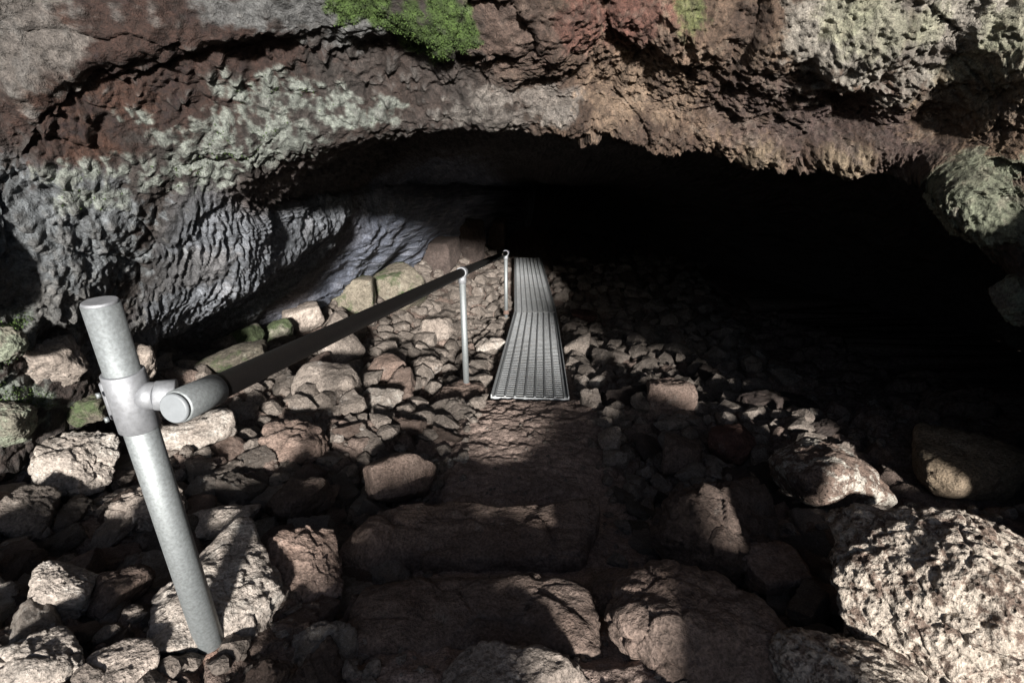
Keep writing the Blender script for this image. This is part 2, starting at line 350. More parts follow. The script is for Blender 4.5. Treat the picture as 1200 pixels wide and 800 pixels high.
# --- colour of the rock, plus light painted on the deep left wall
n_a = fbm(B * 2.3 + 20, 4); n_b = fbm(B * 7 + 33, 5, 0.6); n_c = fbm(B * 20 + 3, 4, 0.65); n_d = fbm(B * 45 + 3, 3, 0.6); tipn = np.clip(0.6 * drip + 0.6 * tip, 0, 1)
Cc = np.tile(np.array([0.115, 0.095, 0.088]), (len(B), 1))
def lay(mask, rgb):
    global Cc
    m = np.clip(mask, 0, 1)[:, None]; Cc = Cc * (1 - m) + np.array(rgb) * m
PX, PY = project(S); dist = np.linalg.norm(S, axis=1)
front = (VV < 9.3)
def patch(px, py, rpx, rgb, strength=1.0, ax=1.0, ay=1.0, hard=0.5, nb=0.9, rot=0.0, tipk=0.0):
    """a patch of crust or moss round the spot seen at (px,py): an ellipsoid in space"""
    d2 = (PX - px) ** 2 + (PY - py) ** 2 + np.where(front, 0, 1e9) + np.where(PX != PX, 1e9, 0)
    k = np.where(d2 < d2.min() + 40)[0]; k = k[np.argmin(dist[k])]
    c = S[k]; R = rpx * dist[k] / FPX
    q = (S - c) / R; x, z = q[:, 0], q[:, 2]
    cr, sr = math.cos(rot), math.sin(rot); x2 = (x * cr + z * sr) / ax; z2 = (-x * sr + z * cr) / ay
    d = np.sqrt(x2 ** 2 + z2 ** 2 + (q[:, 1] / max(1.6, ax)) ** 2)
    val = 1 - d + nb * 0.9 * n_b + 0.9 * n_c + 0.35 * (tipn - 0.5)
    lay(strength * sstep(0.30, 0.72, val + 0.25) * (1 - tipk + tipk * sstep(0.30, 0.52, tipn + 0.35 * n_c + 0.6 * n_a + 0.05)), rgb)
MOSSC = (0.13, 0.22, 0.05)
# broad zones
lay(m_left * sstep(-0.15, 0.3, n_a) * 0.7, (0.10, 0.058, 0.045))
lay(m_right * m_brow * 0.9, (0.26, 0.17, 0.12))
lay(m_right * m_brow * sstep(-0.05, 0.25, n_b) * 0.7, (0.38, 0.26, 0.19))
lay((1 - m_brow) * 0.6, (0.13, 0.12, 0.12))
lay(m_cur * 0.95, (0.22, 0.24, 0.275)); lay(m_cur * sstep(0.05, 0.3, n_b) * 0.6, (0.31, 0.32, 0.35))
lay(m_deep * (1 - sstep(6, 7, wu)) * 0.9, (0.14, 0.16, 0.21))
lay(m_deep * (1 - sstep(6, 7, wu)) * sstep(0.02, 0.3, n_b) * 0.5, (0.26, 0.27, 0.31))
GP = (0.52, 0.57, 0.52); BG = (0.33, 0.36, 0.39)
patch(200, 330, 60, (0.10, 0.09, 0.085), 0.6, 1.2, 0.5)
for p in [(40,300,80),(20,240,60),(90,260,60),(110,320,55),(10,360,60),(110,215,30)]: patch(*p, BG, 0.85)
for p in [(150,20,80),(140,80,90),(230,40,80),(200,110,70),(110,150,60),(60,140,50),(300,60,70)]: patch(*p, (0.085, 0.045, 0.035), 0.9)
for p in [(150,110,30),(70,115,30),(110,170,22),(80,30,24)]: patch(*p, (0.15, 0.07, 0.045), 0.6)
for p in [(300,100,28),(330,105,34),(370,120,34),(400,130,26),(290,140,36),(330,160,42),(270,170,36),(235,190,36),(205,210,30),(300,190,34),(250,205,30),(190,160,16),(155,140,14),(150,200,24),(440,130,24),(460,120,18),(90,200,22),(120,230,26),(425,150,18),(165,55,12)]:
    patch(*p, GP, 0.9, 1.3, 0.55, 0.3, tipk=1.0)
for p in [(640,115,40),(600,140,34),(575,120,30),(540,140,26),(660,140,24)]: patch(*p, (0.43, 0.39, 0.36), 0.8, 1.3, 0.6)
for p in [(150,15,60),(130,50,40)]: patch(*p, (0.085, 0.045, 0.035), 0.95)
for p in [(380,20,60),(330,12,40),(270,8,30),(440,40,14)]: patch(*p, (0.27, 0.275, 0.28), 0.9, 1.4, 0.5)
for p in [(10,15,44),(10,60,44),(50,50,26)]: patch(*p, (0.29, 0.26, 0.24), 0.9)
for p in [(600,30,60),(640,60,40),(580,50,30)]: patch(*p, (0.25, 0.17, 0.14), 0.8)
for p in [(760,25,46),(730,20,30),(800,60,30),(690,20,40)]: patch(*p, (0.30, 0.14, 0.11), 0.85)
for p in [(790,75,40),(740,110,50),(720,140,40),(860,150,40),(900,80,40),(780,120,40)]: patch(*p, (0.50, 0.36, 0.26), 0.75)
for p in [(890,190,30),(1010,190,30),(985,180,30),(1060,130,26)]: patch(*p, (0.55, 0.43, 0.30), 0.7)
for p in [(1000,130,50),(880,120,50),(1060,160,40),(940,150,40)]: patch(*p, (0.15, 0.10, 0.095), 0.7)
for p in [(1000,40,60),(1060,20,70),(1130,30,60),(1180,60,60),(1020,80,34),(970,20,40),(1190,10,60),(1100,80,40),(1180,120,26),(1110,110,20)]: patch(*p, (0.64, 0.59, 0.52), 0.9)
for p in [(1040,30,36),(1150,90,36),(1000,15,24),(1180,40,24),(1090,30,20)]: patch(*p, (0.54, 0.56, 0.38), 0.5)
patch(820, 10, 26, (0.30, 0.36, 0.14), 0.8, 0.7, 1.2)
for p in [(1130,130,44),(1180,160,40)]: patch(*p, (0.33, 0.22, 0.14), 0.6)
for p in [(1140,235,50),(1180,250,50),(1110,225,30)]: patch(*p, (0.36, 0.39, 0.28), 0.85)
patch(1195, 345, 18, (0.4, 0.46, 0.38), 0.8); patch(1185, 400, 14, (0.3, 0.33, 0.28), 0.5)
for p in [(405,12,20),(520,38,36),(470,30,28),(500,50,36),(440,15,18),(545,45,20),(515,10,24),(480,52,20)]: patch(*p, MOSSC, 1.0, 1.2, 0.8, 0.2)
for p in [(15,490,36),(10,410,28),(20,380,22)]: patch(*p, (0.42, 0.50, 0.42), 0.8)
for p in [(70,420,24),(30,350,30),(150,400,30),(90,380,36)]: patch(*p, (0.30, 0.30, 0.30), 0.8)
moss_w = np.clip((Cc[:, 1] - Cc[:, 0] - 0.045) * 16, 0, 1)
# pale mineral growth on the tips of the drips, reddish oxide between
lay(m_left * m_brow * sstep(0.62, 0.9, tipn + 0.5 * n_a + 0.3 * n_c) * 0.55, (0.30, 0.29, 0.28))
lay(m_right * m_brow * sstep(0.05, 0.3, n_c + 0.4 * n_a) * 0.35, (0.42, 0.36, 0.30))
lay(m_right * m_brow * sstep(0.0, 0.25, -n_b + 0.3 * n_c) * 0.35, (0.13, 0.075, 0.065))
Cc *= np.clip(1 + 0.7 * n_b + 0.6 * n_c + 0.5 * n_d, 0.25, 2)[:, None]
Cc *= (0.25 + 0.33 * (1 - m_brow) + 0.75 * m_deep * (1 - sstep(6, 7, wu)))[:, None]; Cc = np.clip(Cc, 0.008, 0.6)  # deep left wall lightened in colour, standing in for ambient light
idx = np.arange(nv * nu).reshape(nv, nu)
def part_shell(name, u0, u1, label):
    k0 = int(np.searchsorted(ucoord, u0)); k1 = int(np.searchsorted(ucoord, u1)) + 1
    sub = idx[:, k0:k1]; a = sub[:-1, :-1].ravel(); b_ = sub[1:, :-1].ravel(); c = sub[1:, 1:].ravel(); d = sub[:-1, 1:].ravel()
    Fc = np.stack([a, b_, c, d], 1); lut = np.full(nv * nu, -1, np.int64); use = sub.ravel(); lut[use] = np.arange(len(use))
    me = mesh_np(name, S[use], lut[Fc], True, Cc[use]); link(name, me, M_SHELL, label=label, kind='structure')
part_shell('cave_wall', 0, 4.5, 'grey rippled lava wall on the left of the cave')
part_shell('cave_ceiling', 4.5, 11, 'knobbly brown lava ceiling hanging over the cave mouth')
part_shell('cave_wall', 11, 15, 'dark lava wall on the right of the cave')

mrs = np.random.RandomState(3); pm_ = moss_w * (VV < 7.5); kk = mrs.choice(len(S), 9000, p=pm_ / pm_.sum())
mc = S[kk] + mrs.normal(size=(9000, 3)) * 0.004; up_ = NN[kk] * 0.9 + mrs.normal(size=(9000, 3)) * 0.55 + np.array([0, 0, -.25]); up_ /= np.linalg.norm(up_, axis=1)[:, None]
sd = np.cross(up_, mrs.normal(size=(9000, 3))); sd /= np.linalg.norm(sd, axis=1)[:, None]; ln = mrs.uniform(.004, .010, (9000, 1))
MV = np.stack([mc - sd * .0028, mc + sd * .0028, mc + up_ * ln], 1).reshape(-1, 3)
mcol = np.repeat(np.array([0.036, 0.062, 0.014])[None] * mrs.uniform(.5, 1.7, (9000, 1)), 3, 0)
link('moss', mesh_np('moss', MV, np.arange(27000).reshape(-1, 3), False, mcol), M_SHELL, kind='stuff', label='bright green moss on the ceiling rock at the top centre')
# ------------------------------------------------------------------ cave floor sheet
ys = np.concatenate([np.linspace(-40, -4, 20, endpoint=False), np.linspace(-4, 0.4, 60, endpoint=False), np.linspace(0.4, 1.4, 120, endpoint=False),
                     np.linspace(1.4, 3.4, 210, endpoint=False), np.linspace(3.4, 7, 150, endpoint=False), np.linspace(7, 22, 90)])
xs = np.concatenate([np.linspace(-40, -3.2, 24, endpoint=False), np.linspace(-3.2, -0.8, 130, endpoint=False), np.linspace(-0.8, 0.9, 160, endpoint=False),
                     np.linspace(0.9, 3.4, 120, endpoint=False), np.linspace(3.4, 40, 24)])
gx, gy = np.meshgrid(xs, ys); fx, fy = gx.ravel(), gy.ravel()
fz = F(fx, fy, True); FP = np.stack([fx, fy, fz], 1)
ia = np.arange(len(fx)).reshape(gx.shape)
fF = np.stack([ia[:-1, :-1].ravel(), ia[:-1, 1:].ravel(), ia[1:, 1:].ravel(), ia[1:, :-1].ravel()], 1)
mF = rough_mask(fx, fy); nn = fbm(FP * 4, 4)
fc = np.array([0.42, 0.325, 0.285]) * (1 - mF[:, None]) + np.array([0.24, 0.185, 0.16]) * mF[:, None]
fc = 0.62 * fc * (1 + 0.5 * nn)[:, None]
link('cave_floor', mesh_np('cave_floor', FP, fF, True, np.clip(fc, 0.02, 0.6)), M_FLOOR, kind='structure', label='dusty brown cave floor between the stones')

# ------------------------------------------------------------------ rocks
_ico = {}
def ico(sub):
    if sub not in _ico:
        bm = bmesh.new(); bmesh.ops.create_icosphere(bm, subdivisions=sub, radius=1.0); bm.verts.ensure_lookup_table()
        V = np.array([v.co[:] for v in bm.verts]); V /= np.linalg.norm(V, axis=1)[:, None]
        Fc = np.array([[v.index for v in f.verts] for f in bm.faces]); bm.free(); _ico[sub] = (V, Fc)
    return _ico[sub]
def rock_mesh(name, seed, sub, dims, nplanes=13, power=16, rough=0.05, pits=0.0, boxy=0.0, smooth=True, crag=0.0):
    rs = np.random.RandomState(seed); V, Fc = ico(sub)
    n = rs.normal(size=(nplanes, 3)); n /= np.linalg.norm(n, axis=1)[:, None]; d = rs.uniform(0.62, 1.0, nplanes)
    ax = np.array([[1, 0, 0], [-1, 0, 0], [0, 1, 0], [0, -1, 0], [0, 0, 1], [0, 0, -1]], float) + rs.normal(size=(6, 3)) * (0.16 * (1 - boxy) + 0.04)
    ax /= np.linalg.norm(ax, axis=1)[:, None]
    n = np.concatenate([n, ax]); d = np.concatenate([d * (1 + boxy * 0.5), rs.uniform(0.8, 0.95, 6)])
    q = np.clip(V @ n.T, 0, None) / d; r = (q ** power).sum(1) ** (-1.0 / power)
    P = V * r[:, None] * np.array(dims) / 2
    s = max(dims); off = rs.uniform(0, 90, 3)
    U = P / s
    disp = rough * (fbm(U * 3.5 + off, 3) * 1.0 + fbm(U * 11 + off, 4, 0.6) * 0.55)
    disp += rough * 0.55 * fbm(U * 5 + off + 9, 3, 0.5, True)
    if crag:
        f1, f2, c = worley(U * 6 + off); disp += crag * ((JIT[c][:, 0] - 0.5) * sstep(0, 0.15, f2 - f1) - 0.5 * (1 - sstep(0, 0.1, f2 - f1)))
    if pits:
        p1 = worley(U * 17 + off)[0]; p2 = worley(U * 36 + off)[0]
        disp -= pits * ((1 - sstep(0.15, 0.5, p1)) * 1.0 + (1 - sstep(0.1, 0.5, p2)) * 0.45)
    P = P + V * (disp * s)[:, None]
    return mesh_np(name, P, Fc, smooth)

ROCK_XY = []      # (x, y, r) of everything placed, to keep rubble off the big ones
def hero(name, px, py, wpx, dims, mat, label, seed, sub=5, rot=(0, 0, 0), sink=0.3, cat='rock', group=None, reserve=0.75, Y=None, z=None, **kw):
    """dims: proportions (w,d,h) with w = 1; (px,py) = where its middle is seen; wpx its width in the photograph"""
    p = hit(px, py) if Y is None else at(px, py, Y)
    for _ in range(3):
        dep = p[1] * cP - p[2] * sP; s = wpx * dep / FPX; h = dims[2] * s
        if Y is None:
            r = ray(px, py)
            for y in np.arange(0.4, 16, 0.01):
                q = r * (y / r[1])
                if q[2] <= F0(q[0], y) + h * (0.5 - sink): break
            p = q
        else: break
    me = rock_mesh(name, seed, sub, (s, dims[1] * s, h), **kw)
    o = link(name, me, mat, label=label, cat=cat, group=group, loc=tuple(p)); o.rotation_euler = [math.radians(a) for a in rot]
    if reserve: ROCK_XY.append((p[0], p[1], s * 0.5 * reserve))
    short = label.split(',')[0]
    if Y is None and len(short.split()) <= 9: MARKS.append((p[0], p[1], short))
    return o

MARKS = []
B_ = 'boulder'
# right foreground
hero('boulder', 1118, 708, 238, (1, .95, .95), M_LICHEN, 'largest boulder at the lower right, pale crust full of dark pits', 11, 7, (-8, 6, 62), .22, B_, rough=.06, pits=.015, power=14, crag=.03)
hero('boulder', 838, 628, 172, (1, .8, .72), M_BROWN, 'brown boulder with a pale ridge on top, left of the pitted boulder', 12, 6, (0, -8, 20), .25, B_, rough=.06, crag=.05, pits=.006, power=10)
hero('boulder', 968, 562, 130, (1, .9, .8), M_LICHEN2, 'dark brown boulder with white lichen specks, third row back on the right', 13, 6, (0, 14, 0), .25, B_, rough=.05, pits=.012, power=10)
hero('boulder', 1128, 545, 150, (1, .8, .5), M_OCHRE, 'low ochre boulder behind the big pitted boulder', 14, 6, (0, 6, 8), .25, B_, rough=.04, power=9)
hero('boulder', 975, 790, 190, (1, .7, .5), M_LICHEN, 'low pale crusted boulder cut by the lower edge, beside the largest boulder', 15, 6, (0, 12, 30), .3, B_, rough=.06, pits=.02, power=9)
hero('boulder', 820, 745, 230, (1, .8, .55), M_BROWN, 'wide dark brown boulder low down in the shade between steps and pitted boulder', 16, 6, (0, 8, -10), .3, B_, rough=.05, crag=.03, power=10)
hero('rock', 712, 700, 90, (1, .8, .6), M_BROWN, 'rough brown rock at the right end of the lower step', 17, 5, (0, -10, 40), .3, rough=.07, pits=.01)
hero('rock', 905, 668, 90, (1, .9, .7), M_BROWN, 'dark rock in the gap behind the wide brown boulder', 18, 5, (0, 0, 10), .3, rough=.05)
hero('rock', 785, 470, 56, (1, .8, .9), M_BROWN, 'squarish rock in half shade right of the walkway end', 19, 5, (0, 4, 0), .3, rough=.05, crag=.05, boxy=.5)
hero('rock', 800, 535, 60, (1, .8, .7), M_BROWN, 'shaded brown rock behind the ridged boulder', 20, 5, (0, 4, 50), .3, rough=.05)
hero('rock', 714, 516, 34, (1, .8, .9), M_GREY, 'small pointed stone right of the dirt patch', 21, 4, (0, 20, 0), .3, rough=.06)
hero('rock', 862, 520, 70, (1, .8, .6), M_RED, 'dull red rock in the dark right of the mossy squarish rock', 22, 5, (0, 4, 50), .3, rough=.05)
hero('boulder', 1060, 640, 90, (1, .8, .8), M_BROWN, 'shaded boulder wedged behind the left shoulder of the largest boulder', 23, 5, (0, 4, 50), .3, B_, rough=.05)
# steps
hero('stone_step', 560, 650, 285, (1, .34, .30), M_BROWN, 'upper stone step, a long worn slab across the path', 31, 6, (0, 0, 1), .56, 'step', reserve=0, rough=.03, boxy=.85, power=13, nplanes=9, crag=.025)
hero('stone_step', 560, 738, 330, (1, .42, .30), M_BROWN, 'lower stone step, broadest slab nearest the viewer', 32, 6, (0, 0, -2), .56, 'step', reserve=0, rough=.03, boxy=.85, power=12, nplanes=9, crag=.025)
hero('rock', 668, 636, 52, (1, .8, .9), M_GREY, 'angular end stone at the right end of the upper step', 33, 5, (0, 10, 30), .3, rough=.05, crag=.04)
hero('rock', 600, 805, 190, (1, .5, .35), M_GREY, 'gravelly rock cut by the bottom edge below the lower step', 34, 6, (0, 4, 4), .3, rough=.05, pits=.012)
# left foreground
hero('boulder', 262, 712, 150, (1, .9, .55), M_PALE, 'broad pale rock that the thick tilted post stands on', 41, 6, (0, 6, 25), .35, B_, rough=.05, crag=.04, pits=.006)
hero('rock', 352, 678, 92, (1, 1.3, .8), M_BROWN, 'brown rock sloping down to the steps right of the thick post', 42, 6, (12, 10, 30), .3, rough=.05, crag=.04)
hero('rock', 68, 692, 74, (1, .9, .9), M_PALE, 'pale upright wedge of rock at the lower left', 43, 6, (0, 10, 10), .2, rough=.05, crag=.03, pits=.008)
hero('rock', 235, 505, 100, (1, .8, .38), M_PALE, 'flat sunlit pale slab just under the rail end cap', 44, 5, (-6, -4, 20), .2, rough=.05, crag=.04)
hero('rock', 80, 548, 110, (1, .7, .45), M_PALE, 'long whitish rock left of the thick post below the wall', 45, 6, (0, 0, -8), .2, rough=.06, crag=.05)
hero('rock', 258, 612, 110, (1, .55, .22), M_PALE, 'thin pale slab poking out right of the thick post', 46, 5, (0, -8, 12), .1, rough=.04, crag=.03)
hero('rock', 172, 592, 84, (1, .7, .5), M_GREY, 'layered grey block left of the thick post', 47, 6, (0, -4, 20), .2, rough=.06, crag=.06, boxy=.5)
hero('rock', 20, 600, 80, (1, .8, .6), M_GREY, 'grey rock at the left edge under the long whitish rock', 48, 5, (0, 0, 20), .3, rough=.05, crag=.04)
hero('rock', 40, 780, 130, (1, .7, .5), M_PALE, 'pale rock in the bottom left corner', 49, 6, (0, 5, 10), .3, rough=.05, crag=.04)
hero('rock', 140, 690, 80, (1, .8, .6), M_BROWN, 'shaded brown rock between the pale wedge and the thick post', 50, 5, (0, 5, 60), .3, rough=.05, crag=.04)
hero('rock', 130, 790, 110, (1, .8, .4), M_GREY, 'low grey rock cut by the bottom edge left of the thick post', 51, 5, (0, 5, 60), .3, rough=.05, crag=.04)
hero('rock', 440, 640, 80, (1, .9, .8), M_BROWN, 'dark rock at the left end of the upper step', 52, 5, (0, 5, 60), .3, rough=.05)
hero('rock', 470, 560, 84, (1, .7, 1.0), M_BROWN, 'upright brown rock in the shade left of the dirt patch', 53, 5, (0, 5, 20), .3, rough=.04)
hero('rock', 350, 585, 80, (1, .8, .6), M_BROWN, 'shaded reddish brown rock halfway between post and steps', 54, 5, (0, 5, 20), .3, rough=.05, crag=.04)
hero('rock', 345, 520, 80, (1, .8, .5), M_BROWN, 'cracked brown block with a ribbed face below the handrail', 55, 5, (0, 5, 0), .3, rough=.04, crag=.07, boxy=.6)
# middle distance
hero('rock', 452, 437, 58, (1, .8, .75), M_BROWN, 'loaf shaped brown rock left of the first slim post', 61, 5, (0, 0, 20), .25, rough=.03, power=9)
hero('rock', 402, 412, 66, (1, .8, .8), M_GREY, 'smooth rounded grey rock half behind the handrail', 62, 5, (0, 0, 50), .25, rough=.025, power=8)
hero('rock', 385, 448, 90, (1, .8, .5), M_GREY, 'wide grey rock with white streaks below the handrail', 63, 5, (0, 0, 10), .3, rough=.04, power=9)
hero('rock', 268, 423, 104, (1, .5, .3), M_MOSSLT, 'long flat slab at the wall foot above the handrail', 64, 5, (0, -10, 12), .2, rough=.03)
hero('rock', 293, 395, 46, (1, .8, .6), M_MOSS, 'greener of the two mossy stones by the left wall', 65, 5, (0, -10, 12), .25, rough=.05)
hero('rock', 327, 388, 40, (1, .8, .7), M_MOSS, 'mossy stone right of the greenest one by the left wall', 66, 5, (0, -10, 40), .25, rough=.05)
hero('rock', 355, 372, 48, (1, .8, .7), M_GREY, 'pale brown block behind the mossy stones', 67, 5, (0, 0, 40), .25, rough=.04, boxy=.6)
hero('boulder', 412, 345, 62, (1, .8, .8), M_MOSSLT, 'left of two big stained blocks at the end of the stone bank', 68, 5, (0, 0, 10), .25, B_, rough=.03, boxy=.7)
hero('boulder', 468, 340, 66, (1, .8, .85), M_MOSSLT, 'right of two big stained blocks at the end of the stone bank', 69, 5, (0, 0, -15), .25, B_, rough=.03, boxy=.7)
hero('boulder', 515, 300, 50, (1, .8, .9), M_SHADE, 'dim block against the dark wall above the handrail end', 70, 5, (0, 0, -15), .2, B_, rough=.03, boxy=.5)  # far blocks: dimness of the cave end put into their colour
hero('boulder', 548, 283, 44, (1, .7, 1.3), M_SHADE, 'tall dim block left of the far handrail post', 71, 5, (0, 0, 15), .2, B_, rough=.03, boxy=.6)
hero('boulder', 578, 275, 34, (1, .7, 1.3), M_SHADE, 'narrow dim block directly behind the far handrail post', 72, 5, (0, 0, -10), .2, B_, rough=.03, boxy=.6)
hero('rock', 512, 385, 44, (1, .8, .7), M_GREY, 'light grey lumpy rock between the two slim posts', 73, 5, (0, 0, 10), .2, rough=.05, crag=.05)
hero('rock', 500, 430, 40, (1, .7, .6), M_GREY, 'split grey rock just left of the first slim post', 74, 5, (0, 0, 10), .2, rough=.05, crag=.05)
hero('rock', 575, 405, 40, (1, .8, .5), M_PALE, 'pale split stone against the left side of the walkway', 75, 5, (0, 0, 35), .2, rough=.04, crag=.05)
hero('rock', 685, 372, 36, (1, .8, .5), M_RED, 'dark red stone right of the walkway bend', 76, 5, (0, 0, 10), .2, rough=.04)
hero('rock', 676, 410, 34, (1, .8, .8), M_GREY, 'bluish grey rounded rock right of the walkway', 77, 5, (0, 0, 10), .2, rough=.03, power=8)
hero('rock', 705, 420, 32, (1, .8, .7), M_GREY, 'dim grey rock right of the bluish one', 78, 5, (0, 0, 60), .2, rough=.04)
hero('rock', 702, 447, 22, (1, .8, .9), M_PALE, 'little pale stone right of the walkway near its end', 79, 4, (0, 0, 60), .2, rough=.04)
hero('rock', 535, 465, 74, (1, .6, .3), M_BROWN, 'low brown outcrop at the foot of the first slim post', 80, 5, (0, 0, 10), .3, rough=.06, crag=.05)
# blocks on the walls
hero('rock', 10, 495, 60, (1, .8, 1.0), M_GREENLICHEN, 'white and green lichened chunk at the left edge under the wall', 91, 6, (0, 10, 10), Y=1.72, rough=.06, pits=.02)
hero('rock', 60, 425, 70, (1, .8, 1.1), M_GREY, 'rough grey chunk against the left wall behind the thick post', 92, 5, (0, -20, 10), Y=1.95, rough=.08, crag=.05, pits=.01)
hero('rock', 160, 425, 50, (1, .8, 1.1), M_GREY, 'loose grey chunk in the dark hollow behind the thick post', 93, 5, (0, 30, 10), Y=2.4, rough=.07, crag=.05)
hero('rock', 4, 405, 46, (1, .8, .9), M_GREENLICHEN, 'green tinged chunk at the left edge above the lichened one', 94, 5, (0, 0, 10), Y=1.7, rough=.07, pits=.015)
hero('rock', 100, 480, 50, (1, .8, .7), M_MOSSLT, 'dim green stained rock left of the post collar', 95, 5, (0, 0, 10), Y=2.0, rough=.06)
hero('rock', 1150, 245, 130, (1, .8, .62), M_GREENLICHEN, 'green lichened block jutting from the upper right wall', 96, 6, (0, 20, 10), Y=2.13, rough=.07, pits=.016, crag=.03)
hero('rock', 1200, 345, 60, (1, .8, 1.3), M_GREENLICHEN, 'dim lichened block at the right edge of the cave', 97, 5, (0, 20, 10), Y=1.95, rough=.07, pits=.015)

# unseen boulders added behind the viewer to block and shape the sunlight
def shadow_boulder(x, y, z, dims, mat, label, seed, rot=(0, 0, 0)):
    me = rock_mesh('boulder', seed, 5, dims, rough=.05, crag=.04, power=10)
    o = link('boulder', me, mat, label=label, cat='boulder', loc=(x, y, z)); o.rotation_euler = [math.radians(a) for a in rot]
shadow_boulder(-0.04, -0.80, -0.97, (.86, .7, .9), M_BROWN, 'low boulder added right behind the viewer to shade the steps', 201)
shadow_boulder(-0.14, -1.0, -0.82, (.22, .5, 1.0), M_GREY, 'upright stone added right behind the viewer to cast shade', 206)
shadow_boulder(.86, -0.80, -0.90, (.56, .9, .9), M_BROWN, 'boulder added behind the viewer on the right to cast shade', 202)
shadow_boulder(3.2, -0.5, -0.4, (1.4, 1.0, 2.6), M_GREY, 'tall boulder added behind the viewer on the right to block light', 203)
shadow_boulder(2.12, -0.85, 0.10, (1.9, .8, .72), M_BROWN, 'slab added behind the viewer to shade the floor on the right', 205, (0, 4, 0))
shadow_boulder(-2.3, -1.1, -0.5, (1.3, 1.0, 1.6), M_GREY, 'boulder added out of view behind the viewer on the left', 204)
# ---- rubble: nearest 240 as single rocks, the rest as small stones
rnd = random.Random(5)
BASES = []
for i in range(16):
    rs = random.Random(i + 400)
    dims = (1.0, rs.uniform(.5, .85), rs.uniform(.25, .55))
    BASES.append(rock_mesh('rubble_stone', 700 + i, 5, dims, nplanes=rs.choice((5, 7, 9)), power=rs.choice((24, 34, 44)), rough=rs.uniform(.022, .045), crag=rs.choice((0.02, .05, .07)), pits=rs.choice((0, .006, .012)), boxy=rs.choice((0, .4, .8))))
def path_c(y): return float(np.interp(y, [0, 3.2, 6.4, 10.6], [0.0, 0.12, 0.30, 0.32]))
def wall_x(y): return float(np.interp(y, [0.6, 1.5, 2, 4, 6, 8.5, 12], [-2.1, -2.1, -2.3, -2.2, -1.9, -1.45, -1.0]))
cand = []
def try_place(x, y, r, k=0.62):
    for (a, b, q) in ROCK_XY:
        if (a - x) ** 2 + (b - y) ** 2 < (k * (r + q)) ** 2: return False
    ROCK_XY.append((x, y, r)); return True
for s_lo, s_hi, tries in ((0.22, 0.32, 700), (0.14, 0.22, 4500), (0.085, 0.14, 9000)):
    for _ in range(tries):
        y = 0.75 + 10.5 * rnd.random() ** 1.5; pc = path_c(y)
        left = rnd.random() < 0.68
        if left:
            x = rnd.uniform(wall_x(y), pc - (0.34 if y > 3 else 0.46))
        else:
            x = rnd.uniform(pc + (0.36 if y > 3 else 0.44), 1.2 + 0.25 * y)
        s = rnd.uniform(s_lo, s_hi)
        if y < 2.9 and s > .21: continue
        if y > 6 and s < .14: continue
        if y < 3 and abs(x - pc) - s / 2 < .3: continue
        if y >= 3 and abs(x - pc) - s / 2 < .27: continue
        if math.hypot(x + .78, y - .95) < .12 + s / 2: continue
        if try_place(x, y, s / 2): cand.append((x, y, s))
cand.sort(key=lambda c: -c[2] / c[1])
def region(x, y):
    pc = path_c(y)
    if x > pc:
        if y < 2.2: return 'rough stone among the boulders in the shaded right foreground', 'stones among the right boulders'
        if y < 4.6 and x < pc + 1.0: return 'rough stone beside the right edge of the near walkway panel', 'stones right of the near walkway panel'
        if x < pc + 1.0: return 'dim stone beside the right edge of the far walkway panel', 'stones right of the far walkway panel'
        return 'dark stone in the unlit hollow far right of the walkway', 'stones in the dark right hollow'
    if y < 1.35: return 'small stone in the lit rubble round the foot of the thick post', 'stones round the thick post'
    if y < 2.3 and x < -1.0: return 'sunlit stone in the rubble left of the thick post', 'stones left of the thick post'
    if y < 2.3: return 'brownish stone in the rubble between thick post and steps', 'stones between thick post and steps'
    if y < 3.4 and x < -1.1: return 'stone in the rubble below the wall under the near handrail', 'stones under the near handrail'
    if y < 3.4: return 'stone in the rubble between near handrail and dirt patch', 'stones between handrail and dirt patch'
    if y < 6.2 and x < -0.85: return 'angular stone on the bank between handrail and rippled wall', 'stones on the bank under the rippled wall'
    if y < 6.2: return 'angular stone between the slim posts and the left walkway edge', 'stones between slim posts and walkway'
    return 'dim stone heaped beyond the far handrail post', 'stones beyond the far post'
def stone_label(x, y, s, mat):
    col = {'grey_lava': 'grey', 'brown_lava': 'brownish', 'pale_lava': 'pale', 'shade_toned_lava': 'dark'}[mat.name]
    size = 'large' if s > .21 else ('middling' if s > .155 else 'small')
    mx, my, nm = min(MARKS, key=lambda m: (m[0] - x) ** 2 + (m[1] - y) ** 2)
    dx, dy = x - mx, y - my
    w_ = ('right of' if dx > 0 else 'left of') if abs(dx) > abs(dy) else ('behind' if dy > 0 else 'in front of')
    return '%s %s stone %s the %s' % (size, col, w_, nm)
LIT = [M_GREY, M_GREY, M_GREY, M_BROWN, M_PALE, M_BROWN]
MATME = {}
def base_for(k, mat):
    if (k, mat.name) not in MATME:
        me = BASES[k].copy() if BASES[k].materials else BASES[k]
        me.materials.clear(); me.materials.append(mat); MATME[(k, mat.name)] = me
    return MATME[(k, mat.name)]
cz = F(np.array([c[0] for c in cand]), np.array([c[1] for c in cand]))
cz0 = F0(np.array([c[0] for c in cand]), np.array([c[1] for c in cand]))
